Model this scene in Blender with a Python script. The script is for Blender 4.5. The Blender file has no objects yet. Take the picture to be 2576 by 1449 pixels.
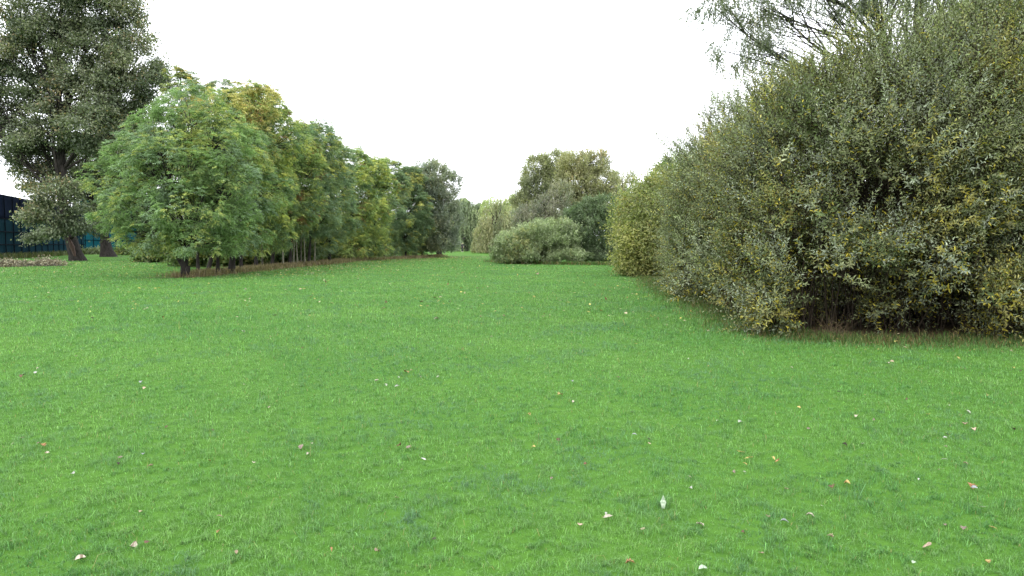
import bpy, math, numpy as np
from mathutils import Vector
R = math.radians
C = bpy.context.scene.collection
CAMH, F, PITCH = 1.6, 1800.0, math.atan(111.5/1800)      # pixel measures refer to a 2576 x 1449 picture

# ------------------------------------------------------------------ layout helpers
def ray(px, py):
    a, b = (px-1288)/F, (724.5-py)/F
    cp, sp = math.cos(PITCH), math.sin(PITCH)
    return np.array([a, cp+b*sp, -sp+b*cp])
def G(px, py):                                            # point on the ground under a pixel
    d = ray(px, py); t = -CAMH/d[2]
    return np.array([d[0]*t, d[1]*t, 0.0])
def at(px, py, D):                                        # point at distance D along y
    d = ray(px, py); t = D/d[1]
    return np.array([d[0]*t, D, CAMH+d[2]*t])
def nrm(v): return v/np.maximum(np.linalg.norm(v, axis=-1, keepdims=True), 1e-9)
def rdir(r, n): return nrm(r.normal(size=(n, 3)))
def noise3(p, scale, seed, n=7):                          # smooth pseudo noise in about -1..1
    r = np.random.default_rng(seed)
    k = rdir(r, n)*(2*math.pi/scale)*r.uniform(.6, 1.6, (n, 1)); ph = r.uniform(0, 6.28, n)
    return np.sin(p@k.T+ph).sum(-1)/math.sqrt(n)/1.2

# ------------------------------------------------------------------ mesh helpers
def link(name, me, mat, parent=None):
    o = bpy.data.objects.new(name, me); C.objects.link(o)
    if mat: me.materials.append(mat)
    if parent: o.parent = parent
    return o
def np_mesh(name, V, quads=None, tris=None, col=None, smooth=False):
    me = bpy.data.meshes.new(name)
    q = np.zeros((0, 4), int) if quads is None else np.asarray(quads)
    t = np.zeros((0, 3), int) if tris is None else np.asarray(tris)
    nl = q.size+t.size
    me.vertices.add(len(V)); me.loops.add(nl); me.polygons.add(len(q)+len(t))
    me.vertices.foreach_set('co', np.ascontiguousarray(V, np.float32).ravel())
    me.loops.foreach_set('vertex_index', np.concatenate([q.ravel(), t.ravel()]).astype(np.int32))
    ls = np.concatenate([np.arange(len(q))*4, q.size+np.arange(len(t))*3]).astype(np.int32)
    me.polygons.foreach_set('loop_start', ls)
    if smooth: me.polygons.foreach_set('use_smooth', np.ones(len(q)+len(t), bool))
    me.update(calc_edges=True)
    if col is not None:                                   # one colour per face
        a = me.attributes.new('tint', 'FLOAT_COLOR', 'FACE')
        c = np.ones((len(q)+len(t), 4), np.float32); c[:, :3] = col
        a.data.foreach_set('color', c.ravel())
    return me
def tubes(P, rad, S=5):
    """P (N,K,3) centre lines, rad (N,K): verts, quads"""
    N, K, _ = P.shape
    T = nrm(np.gradient(P, axis=1))
    ax = nrm(P[:, -1]-P[:, 0])
    ref = np.where(np.abs(ax[:, 2:3]) > .8, np.array([[1., 0, 0]]), np.array([[0., 0, 1]]))
    A = nrm(np.cross(T, ref[:, None, :])); B = np.cross(T, A)
    th = np.arange(S)*2*math.pi/S
    V = P[:, :, None, :]+rad[:, :, None, None]*(A[:, :, None, :]*np.cos(th)[:, None]+B[:, :, None, :]*np.sin(th)[:, None])
    idx = np.arange(N*K*S).reshape(N, K, S)
    a, b = idx[:, :-1], idx[:, 1:]
    q = np.stack([a, np.roll(a, -1, 2), np.roll(b, -1, 2), b], -1).reshape(-1, 4)
    return V.reshape(-1, 3), q
class Acc:
    def __init__(s): s.V, s.Q, s.n = [], [], 0
    def add(s, V, Q): s.V.append(V); s.Q.append(Q+s.n); s.n += len(V)
    def tube(s, P, rad, S=5): s.add(*tubes(np.asarray(P, float), np.asarray(rad, float), S))
    def box(s, lo, hi):
        x0, y0, z0 = lo; x1, y1, z1 = hi
        V = np.array([(x0,y0,z0),(x1,y0,z0),(x1,y1,z0),(x0,y1,z0),(x0,y0,z1),(x1,y0,z1),(x1,y1,z1),(x0,y1,z1)], float)
        s.add(V, np.array([(0,3,2,1),(4,5,6,7),(0,1,5,4),(1,2,6,5),(2,3,7,6),(3,0,4,7)]))
    def mesh(s, name, smooth=True): return np_mesh(name, np.concatenate(s.V), np.concatenate(s.Q), smooth=smooth)
def leaf_quads(P, d, n, L, W, fold=.12):
    d = nrm(d); s = nrm(np.cross(d, n)); n = np.cross(s, d)
    L = L[:, None]; W = W[:, None]
    m = P+d*L*.45-n*L*.04
    V = np.stack([P, m+s*W/2+n*W*fold, P+d*L, m-s*W/2+n*W*fold], 1)
    return V.reshape(-1, 3)
def leaf_two(P, d, n, L, W):                              # folded lance leaf, two quads
    d = nrm(d); s = nrm(np.cross(d, n)); n = np.cross(s, d)
    L = L[:, None]; W = W[:, None]
    a, b = P+d*L*.3, P+d*L*.7-n*L*.05; tip = P+d*L-n*L*.16
    u = n*W*.22
    V = np.stack([P, a+s*W*.42+u, b+s*W*.4+u, tip, b-s*W*.4+u, a-s*W*.42+u], 1)
    i = np.arange(len(P))[:, None]*6
    q = np.concatenate([i+np.array([[0, 1, 2, 3]]), i+np.array([[3, 4, 5, 0]])], 1).reshape(-1, 4)
    return V.reshape(-1, 3), q

# ------------------------------------------------------------------ materials
def nodes(name):
    m = bpy.data.materials.new(name); m.use_nodes = True; nt = m.node_tree; nt.nodes.clear()
    return m, nt, lambda t, **k: mk(nt, t, k)
def mk(nt, t, k):
    n = nt.nodes.new(t)
    for a, v in k.items():
        if a in n.inputs.keys(): n.inputs[a].default_value = v
        else: setattr(n, a, v)
    return n
def leafy(name, rough=.5, trans=.3, spec=.35, tcol=(1.1, 1.25, .7), scale=1.0):
    m, nt, N = nodes(name); L = nt.links.new
    at_ = N('ShaderNodeAttribute', attribute_name='tint')
    b = N('ShaderNodeBsdfPrincipled', Roughness=rough); b.inputs['Specular IOR Level'].default_value = spec
    tr = N('ShaderNodeBsdfTranslucent'); mx = N('ShaderNodeMixShader', Fac=trans)
    mul = N('ShaderNodeVectorMath', operation='MULTIPLY'); mul.inputs[1].default_value = tcol
    L(at_.outputs['Color'], b.inputs['Base Color']); L(at_.outputs['Color'], mul.inputs[0])
    L(mul.outputs[0], tr.inputs['Color']); L(b.outputs[0], mx.inputs[1]); L(tr.outputs[0], mx.inputs[2])
    out = N('ShaderNodeOutputMaterial'); L(mx.outputs[0], out.inputs['Surface'])
    return m
def noisy(name, c1, c2, scale=4., rough=.9, bump=.4, stretch=(1, 1, 1), dist=.02, spec=.2, detail=6):
    m, nt, N = nodes(name); L = nt.links.new
    tc = N('ShaderNodeTexCoord'); mp = N('ShaderNodeMapping'); mp.inputs['Scale'].default_value = stretch
    nz = N('ShaderNodeTexNoise', Scale=scale, Detail=float(detail), Roughness=.65)
    cr = N('ShaderNodeValToRGB'); cr.color_ramp.elements[0].position = .32; cr.color_ramp.elements[1].position = .7
    cr.color_ramp.elements[0].color = (*c1, 1); cr.color_ramp.elements[1].color = (*c2, 1)
    b = N('ShaderNodeBsdfPrincipled', Roughness=rough); b.inputs['Specular IOR Level'].default_value = spec
    bp = N('ShaderNodeBump', Strength=bump, Distance=dist)
    L(tc.outputs['Object'], mp.inputs[0]); L(mp.outputs[0], nz.inputs['Vector']); L(nz.outputs['Fac'], cr.inputs[0])
    L(cr.outputs[0], b.inputs['Base Color']); L(nz.outputs['Fac'], bp.inputs['Height']); L(bp.outputs[0], b.inputs['Normal'])
    out = N('ShaderNodeOutputMaterial'); L(b.outputs[0], out.inputs['Surface'])
    return m
M = dict(
    leaf=leafy('foliage', .5, .42, .3),
    gloss=leafy('sallow_leaf', .5, .36, .3),
    blade=leafy('grass_blade', .5, .34, .3, (1.1, 1.3, .5)),
    dryleaf=leafy('fallen_leaf', .7, .15, .2, (1.1, 1., .7)),
    bark=noisy('dark_bark', (.010, .009, .008), (.052, .045, .040), 3.5, .95, .9, (2.5, 2.5, .5), .06),
    greybark=noisy('grey_bark', (.03, .028, .02), (.13, .12, .09), 6, .9, .5, (2, 2, .5), .02),
    palebark=noisy('pale_bark', (.10, .10, .07), (.26, .25, .18), 8, .9, .4, (2, 2, .4), .01),
    twig=noisy('twig_bark', (.012, .009, .006), (.045, .034, .022), 12, .85, .3),  # bark colour lowered to paint shade into the sallow's hollow
    net_dark=noisy('navy_netting', (.005, .009, .022), (.009, .015, .034), 2.2, .95, .2, dist=.03, spec=.02),
    net=noisy('blue_green_netting', (.005, .020, .030), (.009, .033, .045), 1.1, .95, .3, dist=.05, spec=.02),
    net_teal=noisy('teal_netting', (.006, .052, .068), (.010, .075, .09), .8, .95, .3, dist=.05, spec=.02),
    steel=noisy('dark_steel', (.003, .005, .008), (.006, .009, .014), 5, .9, .1, spec=.03),
    wound=noisy('bare_wood', (.05, .032, .026), (.12, .08, .065), 5, .9, .5, (3, 3, .4), .03),
    navy=noisy('navy_cloth', (.008, .009, .025), (.018, .018, .045), 14, .85, .3),
    trouser=noisy('dark_trousers', (.006, .008, .018), (.014, .017, .034), 14, .85, .3),
    skin=noisy('skin', (.42, .25, .18), (.52, .33, .25), 20, .55, .05),
    hair=noisy('pale_hair', (.3, .28, .25), (.5, .48, .44), 30, .7, .3),
    shoe=noisy('white_shoe', (.75, .75, .68), (.85, .85, .8), 20, .5, .05),
)

# ------------------------------------------------------------------ tags
def tag(o, label=None, cat=None, group=None, kind=None):
    if label: o['label'] = label
    if cat: o['category'] = cat
    if group: o['group'] = group
    if kind: o['kind'] = kind
    return o
def empty(name, loc, label, cat, group=None):
    o = bpy.data.objects.new(name, None); C.objects.link(o); o.location = loc
    o.empty_display_size = .3
    return tag(o, label, cat, group)

# ------------------------------------------------------------------ foliage generators: each returns (V, Q, leafcentres, per-face repeat)
def gen_ash(r, P, O, size):
    """rosettes of drooping pinnate leaves at twig ends P with outward directions O"""
    m, nl = 5, 9
    N = len(P)
    h = rdir(r, N*m).reshape(N, m, 3); h[..., 2] *= .35
    d = nrm(O[:, None]*.75+h*.95+np.array([0, 0, .18])).reshape(-1, 3)
    P0 = np.repeat(P, m, 0); Rl = size*r.uniform(.75, 1.25, len(P0))
    t = np.array([.25, .25, .45, .45, .65, .65, .85, .85, 1.])
    sg = np.array([1, -1, 1, -1, 1, -1, 1, -1, 0.])
    side = nrm(np.cross(d, np.array([0, 0, 1.])))+rdir(r, len(d))*.25
    Q = P0[:, None]+d[:, None]*(t[:, None]*Rl[:, None, None])
    Q[..., 2] -= (t**2)*(Rl[:, None])*.42
    dd = d[:, None]*np.where(sg == 0, 1., .55)[:, None]+side[:, None]*sg[:, None]*.85
    dd[..., 2] -= .3+t*.3
    dd = dd+r.normal(size=dd.shape)*.32
    n = np.array([0, 0, .8])+r.normal(size=dd.shape)*.6
    L = np.repeat(Rl*.36, nl)*r.uniform(.8, 1.15, len(P0)*nl)
    V = leaf_quads(Q.reshape(-1, 3), dd.reshape(-1, 3), n.reshape(-1, 3), L, L*.36)
    return V, np.repeat(np.arange(N), m*nl)
def gen_broad(r, P, O, size, m=12, spread=1.6, wl=.62, up=.8, droop=.35):
    N = len(P); P0 = np.repeat(P, m, 0)+r.normal(size=(N*m, 3))*size*spread*np.array([1, 1, .6])
    d = nrm(np.repeat(O, m, 0)*.5+rdir(r, N*m)*.9-np.array([0, 0, droop]))
    n = np.array([0, 0, up])+rdir(r, N*m)*.7+np.repeat(O, m, 0)*.25
    L = size*r.uniform(.7, 1.3, N*m)
    return leaf_quads(P0, d, n, L, L*wl), np.repeat(np.arange(N), m)
def gen_wisp(r, P, O, size, m=14, length=5., sweep=.25):
    """feathery upright or arching willow shoots: narrow leaves along a bent line"""
    N = len(P); ax = nrm(O*.45+rdir(r, N)*.45+np.array([0, 0, sweep*2.4]))
    Ls = size*length*r.uniform(.6, 1.4, N)
    t = np.tile(np.linspace(.1, 1, m), N)
    A = np.repeat(ax, m, 0); LL = np.repeat(Ls, m)
    P0 = np.repeat(P, m, 0)+A*(t*LL)[:, None]; P0[:, 2] -= t**2*LL*.28
    d = nrm(A*.7+rdir(r, N*m)*.75-np.array([0, 0, .25]))
    n = np.array([0, 0, .7])+rdir(r, N*m)*.7
    L = size*r.uniform(.7, 1.3, N*m)
    return leaf_quads(P0, d, n, L, L*.36), np.repeat(np.arange(N), m)
def gen_strand(r, P, O, size, m=16, length=14.):
    """weeping willow curtains"""
    N = len(P); t = np.tile(np.linspace(0, 1, m), N); Ls = np.repeat(size*length*r.uniform(.4, 1.3, N), m)
    Oh = O.copy(); Oh[:, 2] = 0
    P0 = np.repeat(P, m, 0)+np.repeat(Oh, m, 0)*(np.sqrt(t)*.7)[:, None]; P0[:, 2] += .5*np.sin(t*2)-t*Ls
    P0 += r.normal(size=P0.shape)*size*.18
    d = nrm(r.normal(size=P0.shape)*.35-np.array([0, 0, 1.]))
    n = np.repeat(Oh, m, 0)*.6+rdir(r, N*m)*.7+np.array([0, 0, .3])
    L = size*r.uniform(.9, 1.6, N*m)
    P0[:, 2] = np.maximum(P0[:, 2], .5)
    return leaf_quads(P0, d, n, L, L*.3), np.repeat(np.arange(N), m)
def gen_shoot(r, P, O, size, m=16):
    """upright sallow shoots with spiralling lance leaves, returned with their stems"""
    N = len(P); ax = nrm(O*.7+rdir(r, N)*.5+np.array([0, 0, .5]))
    Ls = r.uniform(.28, .75, N)
    k = np.arange(m); t = (k+.5)/m; th = k*2.4
    u = nrm(np.cross(ax, np.array([.3, .2, 1.])+rdir(r, N)*.2)); w = np.cross(ax, u)
    th = th[None]+r.uniform(0, 6.28, (N, 1))
    rad = u[:, None]*np.cos(th)[..., None]+w[:, None]*np.sin(th)[..., None]
    bend = rdir(r, N)*.18
    Pc = P[:, None]+ax[:, None]*(t[None]*Ls[:, None])[..., None]+bend[:, None]*(t**2)[None, :, None]*Ls[:, None, None]
    lift = (.35+.75*t)[None, :, None]
    d = nrm(ax[:, None]*lift+rad*.9+r.normal(size=Pc.shape)*.12)
    n = nrm(ax[:, None]*.9-rad*.35)+np.array([0, 0, .35])+r.normal(size=Pc.shape)*.2
    L = (size*(1.15-.45*t)[None]*r.uniform(.75, 1.2, (N, m))).ravel()
    V, Q = leaf_two(Pc.reshape(-1, 3), d.reshape(-1, 3), n.reshape(-1, 3), L, L*r.uniform(.28, .38, L.shape))
    ts = np.array([-.35, .3, 1.])
    S = P[:, None]+ax[:, None]*(ts[None]*Ls[:, None])[..., None]+bend[:, None]*(np.maximum(ts, 0)**2)[None, :, None]*Ls[:, None, None]
    SV, SQ = tubes(S, np.repeat([[.006, .004, .0015]], N, 0), 3)
    return V, Q, np.repeat(np.arange(N), m*2), np.tile(np.repeat(t, 2), N), SV, SQ

# colours: list of (rgb, weight) with patchy noise; returns per-leaf colours
def paint(r, centres, pal, seed, scale=2.2, jitter=.22, leafjit=.16, rep=None):
    """pal: [(rgb, threshold-bias)]: base first, accents where their own noise is high"""
    N = len(centres)
    col = np.repeat(np.array([pal[0][0]], float), N, 0)
    for i, (c, amount) in enumerate(pal[1:]):
        nz = noise3(centres, scale*(1+.35*i), seed+i*13)*.75+r.normal(size=N)*.42
        th = np.quantile(nz, 1-amount)
        w = np.clip((nz-th)*3+.5, 0, 1)[:, None]
        col = col*(1-w)+np.array(c)*w
    col *= np.exp(noise3(centres, scale*.6, seed+99)[:, None]*jitter*.6+r.normal(size=(N, 1))*jitter*.5)
    if rep is not None: col = col[rep]
    col = col*np.exp(r.normal(size=(len(col), 1))*leafjit)
    g_ = col.mean(1, keepdims=True)
    return np.clip((g_+(col-g_)*.88)*1.95, .002, .9)

def lobe_points(r, lobes, dens, shell=(.72, 1.02), clump=.3, per=26, zmin=.25, keep=None, squash=.62, fill=.12):
    """points gathered in clumps over ellipsoid lobes; returns points, outward dirs, clump centres (+ lobe index)"""
    L = np.array(lobes, float); PP, OO, CC, LI = [], [], [], []
    for i, (cx, cy, cz, rx, ry, rz) in enumerate(L):
        area = 4*math.pi*(((rx*ry)**1.6+(rx*rz)**1.6+(ry*rz)**1.6)/3)**(1/1.6)
        n = max(4, int(area*dens/per))
        u = rdir(r, n); rr = r.uniform(*shell, n); k = r.random(n) < fill; rr[k] = r.uniform(.2, shell[0], k.sum())
        c = np.array([cx, cy, cz])+u*rr[:, None]*np.array([rx, ry, rz])
        ins = np.zeros(n, bool)
        for j in range(len(L)):
            if j == i: continue
            q = (c-L[j, :3])/L[j, 3:]
            ins |= ((q**2).sum(1) < .42)
        ok = ~ins & (c[:, 2] > zmin)
        if keep is not None: ok &= keep(c, r)
        c, u = c[ok], u[ok]
        rc = clump*(rx*ry*rz)**(1/3)*r.uniform(.6, 1.35, len(c))
        m = np.maximum(3, (per*r.uniform(.6, 1.4, len(c)))).astype(int)
        C0 = np.repeat(c, m, 0); s = np.repeat(rc, m)[:, None]
        off = rdir(r, len(C0))*(r.random((len(C0), 1))**.45)*s*np.array([1, 1, squash])
        PP.append(C0+off); OO.append(nrm(np.repeat(u, m, 0)*1.0+nrm(off)*.7)); CC.append(c); LI.append(np.full(len(c), i))
    P, O = np.concatenate(PP), np.concatenate(OO)
    ok = P[:, 2] > zmin*.7
    return P[ok], O[ok], np.concatenate(CC), np.concatenate(LI)

def curve(a, b, k, r, wob=.08, sag=.0):
    t = np.linspace(0, 1, k)[:, None]; L = np.linalg.norm(b-a)
    p = a*(1-t)+b*t+np.sin(t*math.pi)*rdir(r, 1)*L*wob
    p[:, 2] += np.sin(t[:, 0]*math.pi)*L*sag
    return p

def limbs(acc, r, trunk_path, trunk_rad, lobes, clumps, li, r_limb=.09, r_twig=.02, frac=.5, sag=.05, S=6, jf=.88):
    """limbs from the trunk to each lobe and branches from the lobes to their clumps"""
    tp, tr = np.array(trunk_path), np.array(trunk_rad)
    acc.tube(tp[None], tr[None], 10)
    for i, lb in enumerate(lobes):
        c = np.array(lb[:3])
        if c[2] < .75: continue
        ok = tp[:, 2] < max(c[2]*jf*r.uniform(.85, 1.), tp[0, 2]+.5)
        j = np.flatnonzero(ok)[-1] if ok.any() else 0
        j = max(j-r.integers(0, 3), min(2, len(tp)-1))
        a = tp[j]; k = 7
        p = curve(a, c, k, r, .12, sag)
        r0 = min(tr[j]*.7, r_limb*(1+lb[3]*.18))
        acc.tube(p[None], np.linspace(r0, r0*.22, k)[None], S)
        cl = clumps[li == i]
        cl = cl[r.random(len(cl)) < frac]
        if len(cl):
            s0 = r.uniform(.35, 1., len(cl)); q = p[(s0*(k-1)).astype(int)]
            t = np.linspace(0, 1, 5)[None, :, None]
            B = q[:, None]*(1-t)+cl[:, None]*t+np.sin(t*math.pi)*rdir(r, len(cl))[:, None]*np.linalg.norm(cl-q, axis=1)[:, None, None]*.1
            acc.tube(B, np.repeat(np.array([[1, .8, .6, .42, .2]])*r_twig*1.5, len(cl), 0)*r.uniform(.6, 1.5, (len(cl), 1)), 4)

def tree(name, label, cat, base, lobes, kind, pal, seed, size, dens, trunk=.15, lean=(0, 0), top=None, group=None,
         bark='bark', twig=.02, stems=1, stem_spread=.5, clump=.3, per=26, zmin=.4, shell=(.72, 1.02), limb=.09, frac=.5,
         scale=2.2, keep=None, squash=.62, fill=.12, tpath=None, leafmat='leaf', crown='crown', wood='trunk', yellow=1., jf=.88, **kw):
    r = np.random.default_rng(seed)
    base = np.array(base, float)
    root = empty(name, base, label, cat, group)
    lobes = [tuple(l) for l in lobes]
    dens = dens*dict(ash=7.8, broad=3.4, wisp=4.2, strand=3.6, shoot=3.8)[kind]
    size = size*dict(ash=.77, broad=1.15, wisp=1.12, strand=1.1, shoot=1.0)[kind]
    P, O, cl, li = lobe_points(r, lobes, dens, shell, clump, per, zmin, keep, squash, fill)
    zt = top if top else max(l[2] for l in lobes)
    acc = Acc()
    for s in range(stems):
        if tpath is not None and s == 0: path = np.array(tpath, float)
        else:
            k = 9; t = np.linspace(0, 1, k)[:, None]
            off = np.array([0, 0, 0.]) if stems == 1 else np.append(np.clip(r.normal(size=2), -1.6, 1.6)*stem_spread*[1, .45], 0)
            tc = np.array(lobes[s % len(lobes)][:3]); ax = np.array([lean[0], lean[1], zt]) if stems == 1 else np.array([(tc[0]-base[0])*.7, (tc[1]-base[1])*.7, zt*.8])
            path = base+off*(1-t*.3)+ax*t+np.sin(t*5+seed)*np.array([.05, .04, 0])*zt*.12*t
            path[0, 2] = -.15
        if stems > 1: acc.tube(np.array([base+[0, 0, -.12], (base+path[0])/2+[0, 0, .05], path[0]+[0, 0, .1]])[None], np.full((1, 3), trunk*.5), 6)
        kk = len(path); tt = np.linspace(0, 1, kk)
        rad = (trunk/(stems**.4))*(1-.82*tt); rad[0] *= 1.45
        if kk > 1: rad[1] *= 1.08
        sel = li % stems == s
        sub = [i for i in range(len(lobes)) if i % stems == s]
        limbs(acc, r, path, rad, [lobes[i] for i in sub] , cl[sel], np.searchsorted(sub, li[sel]) if sub else li[sel], limb, twig, frac, jf=jf)
    acc.V = [v-base for v in acc.V]
    link(wood, acc.mesh(wood), M[bark], root)
    if kind == 'shoot':
        V, Q, rep, t, SV, SQ = gen_shoot(r, P, O, size, **kw)
        print('LEAVES', label[:50], len(Q)//2)
        col = paint(r, P, pal, seed, scale)[rep]
        col *= np.exp(r.normal(size=(len(col)//2, 1))*.2).repeat(2, 0)
        hz = P[rep][:, 2]; pr_ = (.05+.30*np.clip((4.2-hz)/4, 0, 1))*(1-t)*(1+.6*noise3(P, .7, seed+7)[rep])*yellow
        yy = r.random(len(col)//2).repeat(2) < pr_
        col[yy] = np.array([.36, .31, .04])*np.exp(r.normal(size=(yy.sum(), 1))*.25)
        link(crown, np_mesh(crown, V-base, Q, col=np.clip(col, .003, .9)), M[leafmat], root)
        st = np_mesh('shoots', SV-base, SQ); link('shoots', st, M['twig'], root)
        return root
    gen = dict(ash=gen_ash, broad=gen_broad, wisp=gen_wisp, strand=gen_strand)[kind]
    V, rep = gen(r, P, O, size, **kw)
    print('LEAVES', label[:50], len(V)//4)
    col = paint(r, P, pal, seed, scale, rep=rep)
    n = len(V)//4
    link(crown, np_mesh(crown, V-base, np.arange(n*4).reshape(n, 4), col=col), M[leafmat], root)
    return root

def lob(items, D, dr=1.0):
    """lobes given as (px, py, rx_px, rz_px[, depth offset m[, ry m]]) at distance D -> metres"""
    out = []
    for it in items:
        px, py, rx, rz = it[:4]; dd = it[4] if len(it) > 4 else 0
        c = at(px, py, D+dd); s = (D+dd)/F
        ry = it[5] if len(it) > 5 else rx*s*dr
        out.append((c[0], c[1], c[2], rx*s, ry, rz*s))
    return out

# ------------------------------------------------------------------ camera, sky, sun
cam = bpy.data.cameras.new('camera'); cam.sensor_width = 36; cam.lens = F/2576*36; cam.clip_end = 3000; cam.clip_start = .05
co = bpy.data.objects.new('camera', cam); C.objects.link(co); co.location = (0, 0, CAMH); co.rotation_euler = (R(90)-PITCH, 0, 0)
bpy.context.scene.camera = co
w = bpy.data.worlds.new('World'); bpy.context.scene.world = w; w.use_nodes = True
nt = w.node_tree; nt.nodes.clear()
SUN_EL, SUN_AZ = R(42), R(200)
sky = nt.nodes.new('ShaderNodeTexSky'); sky.sky_type = 'NISHITA'; sky.sun_disc = False
sky.sun_elevation = SUN_EL; sky.sun_rotation = SUN_AZ; sky.dust_density = 3.0; sky.air_density = 1.0
hs = nt.nodes.new('ShaderNodeHueSaturation'); hs.inputs['Saturation'].default_value = .10
mix = nt.nodes.new('ShaderNodeMix'); mix.data_type = 'RGBA'; mix.inputs[0].default_value = .75
mix.inputs[7].default_value = (9.6, 9.9, 10.6, 1)          # the even white cloud sheet
bg = nt.nodes.new('ShaderNodeBackground'); bg.inputs['Strength'].default_value = .15
wo = nt.nodes.new('ShaderNodeOutputWorld')
nt.links.new(sky.outputs[0], hs.inputs['Color']); nt.links.new(hs.outputs[0], mix.inputs[6])
nt.links.new(mix.outputs[2], bg.inputs['Color']); nt.links.new(bg.outputs[0], wo.inputs['Surface'])
sl = bpy.data.lights.new('sun', 'SUN'); sl.energy = .8; sl.angle = R(25); sl.color = (1, .97, .92)
so = bpy.data.objects.new('sun', sl); C.objects.link(so); so.location = (0, -20, 60)
az = SUN_AZ; sd = Vector((math.sin(az)*math.cos(SUN_EL), math.cos(az)*math.cos(SUN_EL), math.sin(SUN_EL)))
so.rotation_euler = sd.to_track_quat('Z', 'Y').to_euler()
vs = bpy.context.scene.view_settings; vs.view_transform = 'Standard'; vs.look = 'None'; vs.exposure = 1.2; vs.gamma = 1

# ------------------------------------------------------------------ ground
# verge line along the foot of the ash row and the edge of the right-hand bushes
ROW = np.array([G(466, 698), G(548, 689), G(607, 684), G(713, 673), G(789, 667), G(891, 656), G(960, 653), G(1040, 650), G(1110, 645)])[:, :2]
RB = np.array([(16., 13.2), (10., 11.55), (7.6, 11.25), (5.2, 11.55), (4.35, 12.5), (4.5, 14.5), (4.7, 17), (4.9, 21), (5.4, 26), (6.2, 33), (6.6, 38), (8, 44)])
def dist_line(P, L):
    best = np.full(len(P), 1e9)
    for a, b in zip(L[:-1], L[1:]):
        ab = b-a; t = np.clip(((P-a)@ab)/(ab@ab), 0, 1)[:, None]
        best = np.minimum(best, np.linalg.norm(P-(a+ab*t), axis=1))
    return best
def p3(P): return np.c_[P, np.zeros(len(P))]
def litter(P):
    """0 lawn .. 1 leaf litter and dead grass, under the row and under the right-hand bushes"""
    n = noise3(p3(P), 2.5, 5)*.35+noise3(p3(P), .8, 6)*.2
    d1 = dist_line(P, ROW); wl = np.where(P[:, 0] < np.interp(P[:, 1], ROW[:, 1], ROW[:, 0]), .2, .7)
    a = np.clip((1.5-d1*np.where(wl > .5, 1.8, .6)+n*1.0)/1.0, 0, 1)*(P[:, 1] > 33)
    d2 = dist_line(P, RB); inside = (P[:, 0] > np.interp(P[:, 1], [11.45, 12.5, 14.5, 17, 21, 26, 33, 38, 44], [5.1, 4.35, 4.5, 4.7, 4.9, 5.4, 6.2, 6.6, 8])) & (P[:, 1] > 11.45) & (P[:, 1] < 44)
    b = np.clip(np.where(inside, .45+d2*.9, .40-d2*1.4)+n*.6, 0, 1)
    b *= np.where((P[:, 0] > 10.5) & (P[:, 1] < 17), .45, 1)
    return np.clip(np.maximum(a, b), 0, 1)
def lawn_colour(P, r, n):
    p = p3(P)
    a = noise3(p, 4.5, 21)*.5+noise3(p, 1.3, 22)*.4+noise3(p, .35, 23)*.45+noise3(p, .12, 24)*.25
    b = noise3(p, 2.6, 31)*.6+noise3(p, .45, 32)*.6
    c0, c1, c2 = np.array([.076, .200, .052]), np.array([.138, .278, .066]), np.array([.088, .190, .092])
    wa = np.clip(.5+a*.55, 0, 1.1)[:, None]
    c = c0*(1-wa)+c1*wa
    wb = np.clip(b*.9-.15, 0, 1)[:, None]
    c = c*(1-wb)+c2*wb
    return c*.93+c.mean(1, keepdims=True)*.07
g = np.random.default_rng(1)
xs = np.unique(np.concatenate([np.linspace(-900, -110, 14), np.arange(-110, 60, .8), np.linspace(60, 900, 14)]))
ys = np.unique(np.concatenate([np.linspace(-300, -4, 8), np.arange(-4, 130, .8), np.linspace(130, 1500, 20)]))
X, Y = np.meshgrid(xs, ys); GP = np.c_[X.ravel(), Y.ravel()]
nx, ny = len(xs), len(ys); ii = np.arange(nx*ny).reshape(ny, nx)
gq = np.stack([ii[:-1, :-1], ii[:-1, 1:], ii[1:, 1:], ii[1:, :-1]], -1).reshape(-1, 4)
gm = np_mesh('lawn_ground', np.c_[GP, np.zeros(len(GP))], gq)
la = gm.attributes.new('litter', 'FLOAT', 'POINT'); la.data.foreach_set('value', litter(GP).astype(np.float32))
m, nt, N = nodes('lawn_ground'); Lk = nt.links.new
geo = N('ShaderNodeNewGeometry')
def noise_node(scale, detail=4.): 
    n = N('ShaderNodeTexNoise', Scale=scale, Detail=detail, Roughness=.6); Lk(geo.outputs['Position'], n.inputs['Vector']); return n
def ramp(src, stops):
    c = N('ShaderNodeValToRGB'); e = c.color_ramp.elements
    while len(e) < len(stops): e.new(.5)
    for i, (p, cc) in enumerate(stops): e[i].position = p; e[i].color = (*cc, 1)
    Lk(src, c.inputs[0]); return c
def mixc(f, a, b, mode='MIX'):
    x = N('ShaderNodeMix', data_type='RGBA', blend_type=mode)
    if hasattr(f, 'links'): Lk(f, x.inputs[0])
    else: x.inputs[0].default_value = f
    Lk(a, x.inputs[6]); Lk(b, x.inputs[7]); return x.outputs[2]
big = ramp(noise_node(.22).outputs['Fac'], [(.35, (.045, .120, .016)), (.65, (.070, .165, .020))])
fine = ramp(noise_node(9., 8.).outputs['Fac'], [(.3, (.035, .095, .012)), (.7, (.080, .185, .022))])
gcol = mixc(.55, big.outputs[0], fine.outputs[0])
dirt = ramp(noise_node(6., 8.).outputs['Fac'], [(.3, (.03, .021, .012)), (.7, (.11, .08, .045))])  # litter brown, kept extra dark to stand in for shade under the bushes
at_ = N('ShaderNodeAttribute', attribute_name='litter')
gcol = mixc(at_.outputs['Fac'], gcol, dirt.outputs[0])
b = N('ShaderNodeBsdfPrincipled', Roughness=.9); b.inputs['Specular IOR Level'].default_value = .1
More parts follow.
